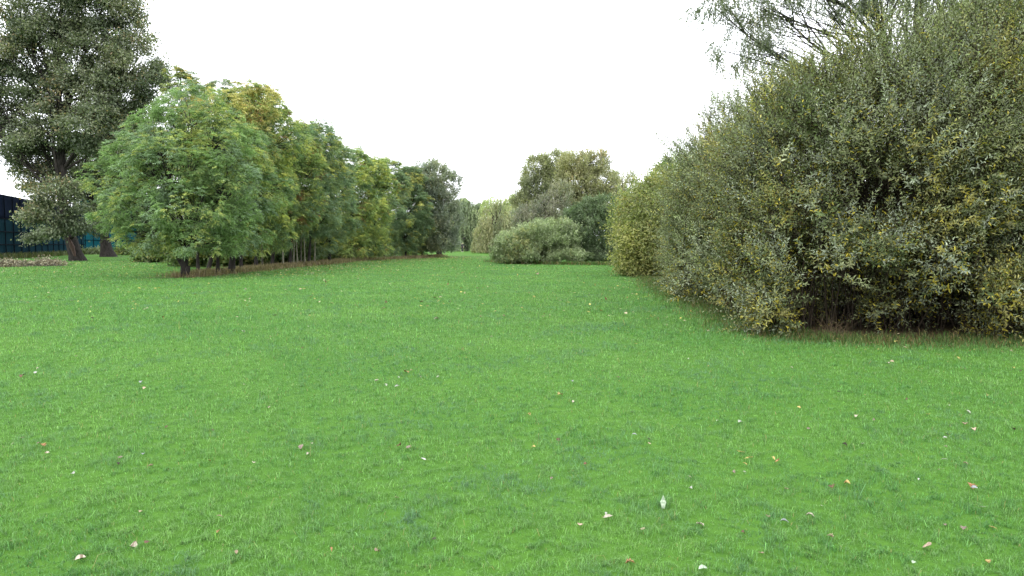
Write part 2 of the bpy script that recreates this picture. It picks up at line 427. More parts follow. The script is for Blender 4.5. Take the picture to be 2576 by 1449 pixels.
bp = N('ShaderNodeBump', Strength=.6, Distance=.04); Lk(noise_node(22., 6.).outputs['Fac'], bp.inputs['Height'])
Lk(gcol, b.inputs['Base Color']); Lk(bp.outputs[0], b.inputs['Normal'])
o_ = N('ShaderNodeOutputMaterial'); Lk(b.outputs[0], o_.inputs['Surface'])
tag(link('ground', gm, m), 'wide flat green lawn running back between the trees', None, None, 'structure')

# ------------------------------------------------------------------ grass blades (constant density on screen)
def blades(name, P, H, Wd, col, mat, lean=.55, seed=3):
    r = np.random.default_rng(seed); n = len(P)
    a = r.uniform(0, 6.28, n); face = np.c_[np.cos(a), np.sin(a), np.zeros(n)]
    b_ = r.uniform(0, 6.28, n); ln = np.c_[np.cos(b_), np.sin(b_), np.zeros(n)]*(r.random((n, 1))**.8)*lean*1.6
    H = H[:, None]; s = face*Wd[:, None]/2
    base = p3(P) if P.shape[1] == 2 else P
    mid = base+ln*H*.35+np.array([0, 0, 1.])*H*.6; tip = base+ln*H*1.3+np.array([0, 0, 1.])*H*np.maximum(1-.5*np.linalg.norm(ln, axis=1, keepdims=True), .3)
    V = np.stack([base-s, base+s, mid+s*.8, mid-s*.8, tip], 1).reshape(-1, 3)
    i = np.arange(n)[:, None]*5
    q = i+np.array([[0, 1, 2, 3]]); t = i+np.array([[3, 2, 4]])
    return link(name, np_mesh(name, V, q, t, col=np.concatenate([col, col])), mat)
NB = 1050000
Dn = 2.9*np.exp(g.random(NB)*math.log(75/2.9)); half = .78*Dn+2.2
BX = g.uniform(-1, 1, NB)*half; BP = np.c_[BX, Dn]
li_ = litter(BP); ok = g.random(NB) > li_*1.1
BP, Dn = BP[ok], Dn[ok]; n = len(BP)
BP = BP+np.c_[noise3(p3(BP), .13, 51), noise3(p3(BP), .13, 52)]*.028
hv = np.clip(1+noise3(p3(BP), .8, 41)*.35+noise3(p3(BP), .16, 42)*.45, .3, 2.2)
bh = .027*hv*g.uniform(.6, 1.45, n)*np.clip(Dn/9, 1, 1.6); long_ = g.random(n) < .02; bh[long_] *= 2.1
bw = .0025*g.uniform(.6, 1.5, n)*np.maximum(Dn/4.4, 1)
bc = lawn_colour(BP, g, n)*np.exp(g.normal(size=(n, 1))*.27)
pale = g.random(n) < .07; bc[pale] = np.array([.16, .26, .10])*np.exp(g.normal(size=(pale.sum(), 1))*.25)
straw = g.random(n) < .012; bc[straw] = np.array([.26, .24, .10])
tag(blades('lawn_grass', BP, bh, bw, bc, M['blade'], .75), 'short fresh green grass of the mown lawn', None, None, 'stuff')
# dead grass fringe below the row and weeds at the foot of the right-hand bushes
def along(L, n, r, spread, shift=0):
    seg = np.diff(L, axis=0); ln = np.linalg.norm(seg, axis=1); i = r.choice(len(seg), n, p=ln/ln.sum()); t = r.random((n, 1))
    nr = np.c_[seg[i][:, 1], -seg[i][:, 0]]/ln[i][:, None]
    return L[i]+seg[i]*t+nr*(r.normal(size=(n, 1))*spread+shift)
fp = along(ROW, 42000, g, .65, -.05); fp = fp[g.random(len(fp)) < .25+.75*litter(fp)]; n = len(fp)
k = g.random((n, 1)); fc = (np.array([.24, .175, .115])*k+np.array([.13, .125, .05])*(1-k))*np.exp(g.normal(size=(n, 1))*.3)
tag(blades('dry_grass', fp, g.uniform(.08, .45, n), g.uniform(.012, .03, n), fc, M['blade'], .5, 8), 'brown dead grass along the foot of the ash row', None, None, 'stuff')
PBL = np.array([G(1252, 658)[:2], G(1300, 663)[:2], G(1370, 665)[:2], G(1450, 666)[:2], G(1560, 667)[:2]])
fp2 = along(PBL, 7000, g, .5, .1)
fp = np.concatenate([along(RB, 40000, g, .42, .16), fp2]); n = len(fp)
k = (g.random((n, 1)) < .35); fc = np.where(k, np.array([.15, .12, .05]), np.array([.05, .105, .022]))*np.exp(g.normal(size=(n, 1))*.35)
tag(blades('rough_grass', fp, g.uniform(.04, .19, n)*np.where(np.arange(n) >= n-7000, 2.2, 1), g.uniform(.004, .009, n)*np.where(np.arange(n) >= n-7000, 4., 1), fc, M['blade'], .7, 9), 'longer rough grass under the edge of the right hand bushes', None, None, 'stuff')
FL = np.array([at(-60, 640, 70)[:2]+[.5, -.5], at(213, 632, 116)[:2]+[.5, -.5], at(330, 632, 128)[:2]])
fp = along(FL, 16000, g, .9, -.8); n = len(fp)
fc = np.where(g.random((n, 1)) < .4, np.array([.13, .125, .05]), np.array([.07, .095, .035]))*np.exp(g.normal(size=(n, 1))*.35)
tag(blades('weeds', fp, g.uniform(.15, .9, n), g.uniform(.03, .07, n), fc, M['blade'], .4, 10), 'tall olive weeds along the foot of the court fence', None, None, 'stuff')
# leaf specks too many to count, farther out on the lawn
n = 9000
lx = np.concatenate([along(ROW, 4200, g, 3.2, 2.4), np.c_[g.uniform(-34, 4, 2600), g.uniform(15, 80, 2600)], np.c_[g.uniform(-40, -20, 1400), g.uniform(38, 66, 1400)]])
lx = np.concatenate([lx, along(RB, 650, g, .8, -.35)]); n = len(lx)
sz = g.uniform(.05, .13, n)*np.where(np.arange(n) >= n-650, .55, 1); d = rdir(g, n)*np.array([1, 1, .25])
V = leaf_quads(np.c_[lx, g.uniform(.035, .07, n)], d, np.array([0, 0, 1.])+rdir(g, n)*.45, sz, sz*.6, .2)
k = g.random(n); lc = np.where((k < .5)[:, None], [.30, .27, .08], np.where((k < .8)[:, None], [.32, .29, .18], [.10, .06, .03]))*np.exp(g.normal(size=(n, 1))*.3)
tag(link('leaf_litter', np_mesh('leaf_litter', V, np.arange(n*4).reshape(n, 4), col=lc), M['dryleaf']), 'small yellow and pale fallen leaves scattered over the farther lawn', None, None, 'stuff')

# ------------------------------------------------------------------ right-hand sallow thicket
def hollow(hs):
    def keep(c, r):
        ok = np.ones(len(c), bool)
        for x, y, z, a, b_, h in hs: ok &= (((c-np.array([x, y, z]))/np.array([a, b_, h]))**2).sum(1) > 1
        return ok
    return keep
SAL = [((.095, .108, .048), 1), ((.135, .155, .11), .32), ((.055, .075, .025), .22), ((.15, .14, .035), .12)]
SAL2 = [((.10, .118, .055), 1), ((.15, .17, .11), .38), ((.17, .15, .04), .10), ((.065, .08, .035), .2)]
HA = [(5.75, 12.40, .3, .9, 1.7, .95), (5.0, 12.70, 1.4, .28, 1.3, .7), (6.0, 12.50, 2.4, .32, 1.1, .6), (7.2, 12.40, .3, .65, 1.4, .65), (7.1, 12.40, 1.9, .2, 1.2, .45)]
A_LOBES = [(4.6, 12.7, .45, .45, .5, .55), (7.7, 12.2, .45, .55, .5, .55), (8.7, 12.25, .55, .8, .6, .65), (9.8, 12.5, .6, .7, .6, .7), (5.2, 12.25, .35, .35, .35, .4), (4.75, 13.4, .75, .55, .8, .85), (5.1, 12.7, .6, .55, .6, .7), (9.6, 13.0, 1.0, .9, .8, .9), (8.2, 15.30, 3.0, 3.6, 3.3, 2.85), (6.3, 14.20, 2.4, 1.9, 2.2, 2.5), (11.6, 16.10, 3.5, 2.7, 2.8, 4.0), (5.9, 13.10, 1.1, 1.3, 1.2, 1.2), (7.7, 13.20, 1.2, 1.7, 1.4, 1.4), (7.2, 13.40, 3.0, 2.0, 1.6, 1.8), (9.7, 14.30, 4.4, 2.0, 1.8, 2.0), (9.2, 13.90, 2.2, 1.5, 1.6, 1.7), (4.95, 14.10, 1.1, .8, 1.1, 1.2), (4.9, 13.10, .7, .5, .6, .75), (9.0, 13.00, 1.0, 1.0, .9, 1.0), (7.6, 12.70, .5, .45, .4, .55), (6.3, 13.00, 2.2, 1.2, .8, .9), (8.0, 13.10, 2.3, 1.3, .9, 1.1)]
tree('sallow_bush', 'big silvery green sallow with yellow leaves and a dark hollow at its foot, nearest right', 'bush', (7.6, 15.2, 0),
     A_LOBES, 'shoot', SAL, 11, .078, 17, trunk=.10, stems=16, stem_spread=1.2, clump=.20, per=15, zmin=.15, shell=(.78, 1.04), limb=.018, twig=.008, frac=.35, scale=1.3, keep=hollow(HA), squash=.85, fill=.22, leafmat='gloss', crown='foliage', wood='stems', bark='twig')
r = np.random.default_rng(77); a = Acc()                       # many thin upright stems in the hollow
n = 260; x = r.uniform(5.2, 9.2, n); y = r.uniform(13.3, 16.2, n); h = r.uniform(1.2, 3.4, n)
p0 = np.c_[x, y, np.full(n, -.05)]; dr = np.c_[r.normal(size=n)*.22, r.normal(size=n)*.15-.08, np.ones(n)]*h[:, None]
t = np.linspace(0, 1, 5)[None, :, None]
Pp = p0[:, None]+dr[:, None]*t+np.sin(t*3)*rdir(r, n)[:, None]*.1
a.tube(Pp-np.array([7.6, 15.2, 0]), np.linspace(1, .4, 5)[None]*r.uniform(.006, .02, (n, 1)), 4)
link('inner_stems', a.mesh('inner_stems'), M['twig'], bpy.data.objects['sallow_bush'])
bpy.data.objects['sallow_bush'].location.y -= .42
B_LOBES = [(7.9, 22, 3.2, 3.0, 4.0, 3.0), (6.6, 20.5, 2.2, 1.7, 2.8, 2.5), (8.1, 26, 2.5, 2.1, 3.2, 3.0), (6.0, 18.3, 1.3, 1.2, 1.8, 1.5), (7.0, 18.6, 2.6, 1.8, 2.4, 2.6), (7.9, 30, 1.5, 1.3, 2.5, 1.8), (5.2, 16.4, .9, .7, 1.1, 1.0), (5.3, 19.5, 1.0, .8, 2.0, 1.1), (5.8, 22.5, 1.1, .9, 2.2, 1.2), (6.7, 26.5, 1.2, .9, 2.2, 1.3)]
tree('sallow_bush', 'long grey green sallow bush just left of and behind the hollow bush', 'bush', (7.6, 22, 0),
     B_LOBES, 'shoot', SAL2, 12, .095, 8.5, trunk=.1, stems=9, stem_spread=1.6, clump=.22, per=13, zmin=.2, shell=(.78, 1.06), limb=.03, twig=.01, frac=.25, scale=1.6, squash=.9, fill=.12, leafmat='gloss', crown='foliage', wood='stems', bark='twig', m=13, yellow=.6)
OL = [((.105, .12, .035), 1), ((.15, .15, .04), .35), ((.075, .095, .03), .25), ((.17, .13, .04), .06)]
tree('sallow_bush', 'olive yellow leafy bush between the grey green bush and the dark rounded one', 'bush', (8.2, 37, 0),
     [(7.9, 37, 2.6, 2.4, 3.2, 2.5), (6.7, 36, 1.5, 1.3, 2.2, 1.7), (6.2, 35.2, .9, .9, 1.4, .9), (8.8, 38.5, 3.0, 2.4, 3, 2.3)], 'broad', OL, 13, .13, 16, trunk=.1, stems=6, stem_spread=.9, clump=.22, per=16, zmin=.25, limb=.03, twig=.012, frac=.2, scale=2.4, squash=.9, crown='foliage', wood='stems', bark='twig', m=11, wl=.42, spread=1.7)
tree('sallow_bush', 'tall green bush filling the space behind the olive yellow bush', 'bush', (12, 46, 0),
     lob([(1640, 540, 70, 75), (1720, 500, 90, 110), (1590, 560, 45, 62), (1690, 470, 50, 40)], 46, .9), 'wisp', [((.08, .115, .04), 1), ((.12, .15, .05), .35), ((.18, .17, .04), .15)], 14, .15, 9, trunk=.12, stems=5, stem_spread=1.4, clump=.26, per=14, limb=.03, twig=.014, frac=.2, crown='foliage', wood='stems', bark='twig', m=10, length=4, sweep=.5)
tree('dark_bush', 'dark leafy shrub partly cut off by the right edge, behind the hollow bush', 'bush', (17, 21, 0),
     [(16.5, 21, 2.6, 3, 2.8, 3.0), (19, 20, 3.4, 3, 2.8, 3.6), (14.6, 22.5, 3.8, 2.5, 2.6, 3.6), (15.6, 20.3, 1.0, 1.8, 1.6, 1.2)], 'broad', [((.035, .055, .022), 1), ((.06, .085, .035), .4)], 15, .11, 14, trunk=.1, stems=6, stem_spread=1.2, clump=.24, per=16, zmin=.3, limb=.03, twig=.012, frac=.25, crown='foliage', wood='stems', bark='twig', m=11, wl=.45)
# willow overhanging from behind
WL = [((.075, .092, .05), 1), ((.11, .125, .08), .35), ((.2, .16, .06), .05), ((.05, .065, .035), .25)]
wt = [at(2325, 700, 26)*[1, 1, 0], at(2322, 500, 26), at(2318, 300, 26), at(2312, 150, 26), at(2310, 40, 26), at(2316, -60, 26), at(2330, -180, 26)]
wt[0][2] = -.2
tree('willow_tree', 'tall crack willow with dark limbs and drooping leaves overhanging the top right', 'tree', (wt[0][0], 26, 0),
     lob([(1860, 95, 70, 70), (1800, 20, 50, 60), (1900, 20, 70, 60), (1830, 130, 45, 40), (1960, 30, 75, 55), (1955, 130, 50, 40), (1880, -60, 90, 60), (2060, -30, 80, 45), (2160, 10, 80, 36), (2290, -10, 90, 48), (2210, -110, 160, 70), (2450, 20, 110, 70), (2420, -120, 130, 80), (2560, -60, 120, 130)], 25, 1.0),
     'wisp', WL, 16, .085, 5.8, jf=.66, trunk=.36, tpath=wt, clump=.26, per=12, limb=.06, twig=.015, frac=.75, scale=1.8, squash=.8, fill=.3, shell=(.5, 1.08), m=12, length=5.5, sweep=-.3)

# ------------------------------------------------------------------ left: ash row
ASH = [((.098, .155, .052), 1), ((.105, .15, .090), .38), ((.18, .20, .05), .18), ((.055, .09, .03), .12)]  # second tint puts the bluish sheen on the leaves into their colour
ASHY = [((.15, .19, .055), 1), ((.28, .28, .065), .30), ((.075, .12, .055), .35), ((.15, .08, .03), .03)]
ASHG = [((.25, .225, .075), 1), ((.15, .19, .06), .30), ((.22, .145, .045), .08), ((.08, .12, .05), .28)]
ASHB = [((.12, .165, .055), 1), ((.26, .26, .065), .26), ((.15, .065, .028), .09), ((.07, .11, .06), .25)]
ASHS = [((.105, .15, .085), 1), ((.13, .16, .06), .3), ((.23, .22, .035), .10), ((.055, .09, .045), .15)]
ASHD = [((.07, .105, .05), 1), ((.085, .125, .065), .35), ((.22, .21, .05), .15)]
fb = G(466, 697)
fp_ = [fb+[0, 0, -.2], at(464, 670, fb[1]), at(466, 640, fb[1]), at(470, 600, fb[1]), at(468, 530, fb[1]), at(470, 460, fb[1]), at(468, 380, fb[1]), at(462, 300, fb[1])]
tree('ash_tree', 'rounded bright green ash with a forked dark trunk at the near end of the row', 'tree', fb,
     lob([(490, 290, 95, 78), (395, 345, 80, 70), (540, 350, 85, 85), (330, 400, 70, 60), (430, 420, 110, 90, -1.2), (570, 450, 80, 80, -.5), (300, 455, 80, 60, .5), (350, 510, 90, 60, -1), (480, 520, 110, 70, -1.5), (590, 545, 60, 60), (300, 545, 60, 35), (370, 590, 75, 42, -1), (500, 600, 90, 50, -1), (590, 610, 45, 45), (440, 640, 45, 28, -1)], fb[1], .95),
     'ash', ASH, 21, .27, 3.6, trunk=.17, tpath=fp_, clump=.2, per=9, zmin=1.2, limb=.05, twig=.016, frac=.5, scale=2.2, squash=.8, fill=.1, group=None)
a = Acc(); b0 = fb+[0, 0, .25]; q = np.array([[0, 0, .3], [-.35, .1, .9], [-.75, .2, 1.6], [-1.1, .3, 2.6], [-1.5, .2, 3.6]])
a.tube(q[None], np.array([[.10, .09, .075, .06, .04]]), 8); link('limb', a.mesh('limb'), M['bark'], bpy.data.objects['ash_tree'])
a = Acc(); a.tube((np.array([[.14, -.1, .05], [.2, -.16, .35], [.24, -.18, .55]]))[None], np.array([[.13, .125, .09]]), 9); link('stump', a.mesh('stump'), M['bark'], bpy.data.objects['ash_tree'])

def auto(base, H, Rr, seed, n=8, low=1.4, lx=0., skew=1.):
    r = np.random.default_rng(seed); out = []
    for i in range(n):
        f = (i+.5)/n; z = low+(H-low)*(f**.9); wd = Rr*(math.sin(math.pi*min(.97, .16+f*.80))**.6)
        s = Rr*.52*r.uniform(.8, 1.15); a_ = i*2.4+seed
        z = min(z, H-s*.8)
        out.append((base[0]+lx*f+math.cos(a_)*max(wd-s*.8, 0)*skew, base[1]+math.sin(a_)*max(wd-s*.8, 0), z, s, s, s*.85))
    out.append((base[0]+lx, base[1], H-Rr*.45, Rr*.5, Rr*.5, Rr*.48))
    out.append((base[0]+lx*.5, base[1], low+(H-low)*.45, Rr*.75, Rr*.75, (H-low)*.38))
    return out
GR = 'ash trees in the long row on the left'
ROWT = [  # px, py of the trunk foot, height, radius, palette, lean x, low, label
 (522, 681, 11.0, 2.9, ASHG, 2.9, 3.6, 'golden yellow and orange ash rising just right of the lone round green ash'),
 (582, 688, 7.8, 2.6, ASH, .6, 1.6, 'low fresh green ash with a clear dark trunk, below the golden one'),
 (643, 677, 10.9, 3.0, ASHY, .7, 1.5, 'yellow green ash with the tallest feathery peak of the row'),
 (684, 671, 9.0, 2.5, ASHB, 1.0, 1.3, 'green ash flecked with yellow, in front of the thin pale trunks'),
 (728, 670, 9.9, 2.6, ASHB, 1.0, 1.9, 'ash hung with bunches of rusty brown keys in mid row'),
 (776, 666, 10.6, 2.6, ASHS, .9, 1.6, 'grey green ash right of the one with rusty keys'),
 (829, 662, 10.2, 2.5, ASHS, .3, .9, 'silvery green ash leafy down to the grass in mid row'),
 (880, 657, 10.2, 2.7, ASHY, .6, .8, 'ash half turned bright yellow along its right flank'),
 (925, 655, 9.7, 2.6, ASHY, .9, .8, 'bushy yellow ash bulging toward the lawn beyond mid row'),
 (968, 651, 10.4, 2.7, ASHS, .4, 1.0, 'dull green ash between the bushy yellow ash and the dark leafy one'),
 (1020, 649, 10.0, 2.9, ASHD, .5, .3, 'dark green tree leafy to the ground near the far end of the row'),
 (1062, 647, 10.4, 2.9, ASHD, 0, .3, 'last dark green tree of the row with a few yellow sprays on top')]
for i, (px, py, H, Rr, pal, lx, low, lab) in enumerate(ROWT):
    b_ = G(px, py); far = max(1, b_[1]/48)
    tree('ash_tree', lab, 'tree', b_, auto(b_, H, Rr, 30+i, lx=lx, low=low), 'ash', pal, 50+i, .32*far**.6, 2.6/far**.7, trunk=.1 if i not in (1,) else .15, lean=(lx, 0), clump=.23, per=8, zmin=low*.8, limb=.035, twig=.014, frac=.35, scale=1.6, squash=.85, fill=.08, group=GR)
tree('ash_tree', 'taller green and gold tree whose top shows above the round green ash', 'tree', at(470, 655, 52)*[1, 1, 0],
     lob([(452, 230, 40, 55), (440, 188, 24, 26), (500, 250, 50, 45), (560, 245, 45, 38), (610, 262, 42, 34), (640, 300, 40, 50), (480, 350, 80, 80)], 52), 'ash', [((.085, .12, .055), 1), ((.30, .22, .04), .18), ((.12, .14, .05), .35)], 81, .36, 2.2, trunk=.2, clump=.28, per=10, limb=.04, twig=.02, frac=.5, zmin=3)
# thin saplings with visible pale stems
SG = 'thin young ash stems between the bigger trees of the row'
SAP = [(499, 684, 4.6, 'bark', 'thin dark sapling right behind the forked trunk of the lone ash'), (548, 691, 4.4, 'bark', 'slim dark sapling standing forward in the brown grass'),
       (607, 682, 5.5, 'bark', 'stout dark sapling right of the low ash trunk'), (660, 674, 5., 'greybark', 'grey sapling just before the pale stems begin'),
       (713, 671, 5.4, 'palebark', 'straight pale stem, first of the pale group'), (738, 669.5, 5.2, 'palebark', 'pale stem leaning left, second of the pale group'),
       (749, 669, 5.2, 'palebark', 'pale stem leaning right beside the left leaning one'), (757, 668, 5., 'greybark', 'grey stem in the middle of the pale group'),
       (767, 667, 5.4, 'palebark', 'upright pale stem right of the grey one'), (791, 665, 5.6, 'palebark', 'pale stem slanting up to the right, last of the group'),
       (891, 654, 6., 'palebark', 'single long pale stem below the yellow ash')]
for i, (px, py, H, bk, lab) in enumerate(SAP):
    b_ = G(px, py); s = 1 if i % 2 else -1
    L_ = [(b_[0]+s*.3, b_[1], H, .9, .9, .7), (b_[0]-s*.2, b_[1]+.2, H-1.1, .8, .8, .7), (b_[0]+s*.6, b_[1], H-2, .55, .55, .5)]
    tree('ash_sapling', lab, 'sapling', b_, L_, 'ash', ASHB if i > 4 else ASH, 100+i, .30, 2.6, trunk=.055 if i > 2 else .09, lean=(s*.25*(1 if i in (5, 6, 9) else .3), 0), top=H-.5, clump=.3, per=9, limb=.02, twig=.01, frac=.4, group=SG, bark=bk)
# undergrowth behind the row
UG = [((.055, .085, .022), 1), ((.12, .12, .03), .3), ((.035, .055, .018), .3)]
for i, (px, D, rz, lab) in enumerate([(420, 62, 2.2, 'low dark bramble thicket behind the lone ash trunk'), (505, 50, 2.4, 'low yellow green thicket behind the nearest thin trunks'), (590, 52, 2.6, 'low thicket behind the middle trunks of the row'),
                                 (690, 57, 2.9, 'thicket right behind the first pale stems'), (775, 66, 3.0, 'thicket behind the last pale stems'), (850, 78, 3.2, 'thicket behind the silvery ash'), (940, 92, 3.4, 'thicket far behind the bushy yellow ash')]):
    b_ = at(px, 640, D); x = b_[0]; wd = 50*D/F
    tree('bramble_thicket', lab, 'bush', (x, D, 0), [(x, D, rz*.5, wd, 1.8, rz*.55), (x-wd*.8, D+.6, rz*.42, wd*.8, 1.6, rz*.5), (x+wd*.8, D+.3, rz*.45, wd*.8, 1.6, rz*.52)], 'broad', UG, 120+i, .2, 7, trunk=.05, stems=5, stem_spread=.8, clump=.3, per=13, zmin=.1, limb=.02, twig=.01, frac=.3, crown='foliage', wood='stems', bark='twig', m=9, group='thickets behind the ash row')

# ------------------------------------------------------------------ left: big old trees
BIG = [((.074, .090, .054), 1), ((.12, .13, .078), .40), ((.035, .048, .026), .3), ((.16, .12, .06), .05)]
t1 = G(197, 656); D1 = t1[1]
tp = [t1+[0, 0, -.3], at(190, 640, D1), at(178, 600, D1), at(165, 560, D1), at(157, 500, D1), at(157, 430, D1), at(152, 350, D1), at(148, 260, D1), at(146, 170, D1), at(150, 80, D1), at(158, -20, D1)]
tree('big_old_tree', 'huge old grey green tree with a leaning scarred trunk at the far left', 'tree', t1,
     lob([(130, 50, 95, 80), (270, 20, 75, 60), (310, 95, 65, 60), (345, 165, 60, 50), (225, 160, 85, 70), (385, 225, 45, 42), (290, 235, 80, 50), (50, 150, 65, 60), (20, 60, 60, 60), (150, 255, 85, 55), (40, 270, 65, 50), (240, 320, 80, 60, -2), (110, 350, 75, 50), (30, 375, 50, 35), (85, 440, 60, 40, 1), (150, 500, 60, 45, -4), (115, 545, 48, 45, -4.5), (185, 560, 32, 38, -4), (98, 588, 26, 18, -4.6), (180, -90, 150, 70), (-60, 200, 70, 160), (330, 300, 60, 50, 2)], D1, .9),
     'broad', BIG, 201, .19, 3.3, trunk=.62, tpath=tp, clump=.26, per=20, limb=.10, twig=.04, frac=.8, scale=4, squash=.55, fill=.16, m=11, spread=1.9, zmin=1.6)
a = Acc(); c0 = (np.array(tp[1])+np.array(tp[2]))/2-t1
a.tube((np.array([[.62, -.78, -.9], [.42, -.86, 0], [.05, -.82, 1.0]])+c0)[None], np.array([[.10, .2, .05]]), 6); link('bare_scar', a.mesh('bare_scar'), M['wound'], bpy.data.objects['big_old_tree'])
t2 = G(273, 646); D2 = t2[1]
tree('big_old_tree', 'second old dark trunk right of the huge one, its crown hidden behind the round ash', 'tree', t2,
     lob([(265, 480, 60, 60), (230, 420, 80, 70), (330, 400, 80, 80), (250, 560, 26, 36, -2), (300, 330, 80, 60)], D2), 'broad', [((.035, .045, .022), 1), ((.06, .075, .035), .3)], 202, .26, 2.4, trunk=.78, clump=.28, per=12, limb=.16, twig=.05, frac=.6, m=10, tpath=[t2+[0, 0, -.3], at(268, 630, D2), at(264, 600, D2), at(260, 560, D2), at(262, 500, D2), at(264, 420, D2)], zmin=2.5)
# shrubs and far trees on the left
for i, (px, D, wpx, top, pal, lab, grp) in enumerate([
    (318, 100, 22, 622, UG, 'small dark bush right of the second old trunk', None), (352, 102, 20, 628, UG, 'low dark bush furthest right under the round ash', None),
    (238, 108, 26, 628, [((.09, .11, .05), 1)], 'pale weedy bush at the foot of the teal netting', None)]):
    c = at(px, 640, D); wd = wpx*D/F; h = at(px, top, D)[2]
    tree('small_bush', lab, 'bush', (c[0], D, 0), [(c[0], D, h*.5, wd, 1.5, h*.55), (c[0]+wd*.6, D, h*.4, wd*.6, 1.2, h*.42)], 'broad', pal, 220+i, .22, 6, trunk=.06, stems=3, stem_spread=.4, clump=.3, per=12, zmin=.05, limb=.02, twig=.012, crown='foliage', wood='stems', bark='twig', m=9)

tree('dark_tree', 'dark low crowned tree far behind the round ash, right of the teal netting', 'tree', at(375, 640, 136)*[1, 1, 0],
     lob([(350, 600, 40, 36), (395, 590, 45, 45), (440, 600, 40, 38), (330, 565, 30, 34), (380, 545, 50, 40)], 136), 'broad', [((.05, .068, .032), 1), ((.075, .095, .045), .35)], 230, .36, 1.6, trunk=.4, clump=.28, per=12, limb=.1, twig=.05, frac=.4, m=9, zmin=.3)
# ------------------------------------------------------------------ far end of the lawn; tree palettes lightened in place of haze
GRY = [((.125, .14, .10), 1), ((.17, .165, .10), .3), ((.105, .125, .10), .35)]
tree('willow_tree', 'grey brown feathery willow closing the left row where the lawn narrows', 'tree', G(1105, 645),
     lob([(1090, 455, 38, 42), (1125, 470, 28, 40), (1060, 460, 30, 38), (1105, 520, 42, 50), (1128, 560, 26, 50), (1095, 590, 48, 45), (1120, 622, 32, 24), (1070, 622, 30, 26)], 84, 1.), 'wisp', GRY, 301, .2, 5.2, trunk=.3, clump=.3, per=12, limb=.07, twig=.03, frac=.6, m=11, length=5, sweep=.45, scale=4)
PALE = [((.135, .165, .085), 1), ((.17, .195, .115), .35), ((.095, .125, .06), .25), ((.17, .17, .07), .08)]
bp_ = G(1370, 664)
tree('sallow_bush', 'low pale green bush spreading over the lawn edge at the centre', 'bush', bp_,
     lob([(1300, 622, 52, 36), (1365, 598, 62, 38), (1418, 600, 42, 44), (1262, 636, 27, 20), (1340, 645, 45, 22, .4), (1410, 643, 45, 25, .3), (1300, 648, 30, 16, .3), (1440, 645, 30, 22, .3), (1285, 650, 45, 17, .2), (1350, 650, 60, 18, 0), (1425, 650, 60, 18, 0)], bp_[1], 1.1), 'wisp', PALE, 302, .13, 12, trunk=.1, stems=6, stem_spread=.5, clump=.27, per=14, zmin=.08, limb=.03, twig=.012, frac=.4, m=10, length=3.4, sweep=.5, scale=2.4, crown='foliage', wood='stems', bark='twig', keep=hollow([(at(1365, 640, bp_[1])[0], bp_[1]-2, .8, .45, 1.8, .7)]))
DK = [((.060, .088, .042), 1), ((.09, .115, .065), .35), ((.04, .06, .028), .25)]
bd = G(1500, 664)
tree('sallow_bush', 'dark rounded grey green bush touching the right side of the low pale bush', 'bush', bd+[0, 1, 0],
     lob([(1455, 572, 38, 50, 1), (1475, 540, 36, 34, 1), (1495, 590, 62, 62), (1540, 570, 42, 60), (1520, 530, 45, 32), (1470, 620, 42, 42), (1530, 635, 42, 34), (1575, 605, 30, 62, 2), (1480, 645, 35, 22, -.3), (1545, 650, 35, 20, 0), (1470, 650, 40, 18, -.3), (1530, 650, 50, 18, -.2), (1575, 650, 25, 20, 0)], bd[1]+1.5, 1.1), 'wisp', DK, 303, .13, 13, trunk=.1, stems=6, stem_spread=.5, clump=.28, per=14, zmin=.08, limb=.03, twig=.012, frac=.3, m=10, length=3.4, sweep=.5, scale=2.6, crown='foliage', wood='stems', bark='twig')
YG = [((.15, .15, .075), 1), ((.18, .17, .08), .35), ((.12, .125, .07), .25), ((.22, .16, .08), .05)]
tree('willow_tree', 'broad yellow green willow, tallest on the right side of the far gap', 'tree', at(1470, 640, 82)*[1, 1, 0],
     lob([(1450, 425, 42, 34), (1490, 420, 38, 32), (1510, 470, 42, 46), (1455, 480, 55, 50), (1485, 540, 55, 50), (1530, 520, 30, 50)], 82, 1.), 'wisp', YG, 304, .2, 5.4, trunk=.4, clump=.28, per=12, limb=.1, twig=.03, frac=.6, m=11, length=5, sweep=.4, scale=4)
tree('willow_tree', 'olive willow rising behind the low pale bush, left of the tallest one', 'tree', at(1370, 640, 90)*[1, 1, 0],
     lob([(1355, 435, 32, 34), (1400, 420, 34, 30), (1350, 480, 42, 42), (1400, 480, 42, 45), (1345, 540, 42, 46), (1320, 520, 26, 40)], 90, 1.), 'wisp', [((.125, .135, .065), 1), ((.16, .165, .08), .3), ((.10, .11, .065), .3)], 305, .21, 4.8, trunk=.4, clump=.28, per=12, limb=.1, twig=.03, frac=.6, m=11, length=5, sweep=.4, scale=4)
tree('twiggy_bush', 'grey brown half bare bush above the left part of the low pale bush', 'bush', at(1350, 650, 72)*[1, 1, 0],
     lob([(1330, 560, 42, 36), (1385, 540, 36, 45), (1410, 500, 26, 36), (1360, 590, 55, 35)], 72, 1.), 'wisp', [((.115, .11, .085), 1), ((.10, .115, .085), .45), ((.14, .14, .085), .25)], 306, .15, 6.5, trunk=.15, stems=5, stem_spread=1.2, clump=.28, per=12, limb=.04, twig=.02, frac=.8, m=10, length=5, sweep=.6, scale=3, crown='foliage', wood='stems', bark='twig')
tree('thin_willow', 'thin spiky half bare tree standing against the sky right of the tallest willow', 'tree', at(1565, 640, 76)*[1, 1, 0],
     lob([(1560, 470, 26, 30), (1585, 490, 22, 30), (1565, 530, 35, 40), (1595, 450, 12, 24)], 76, 1.), 'wisp', [((.17, .165, .09), 1), ((.12, .13, .08), .3)], 307, .17, 2.8, trunk=.18, clump=.3, per=9, limb=.05, twig=.03, frac=1., m=9, length=7, sweep=.7, scale=3)
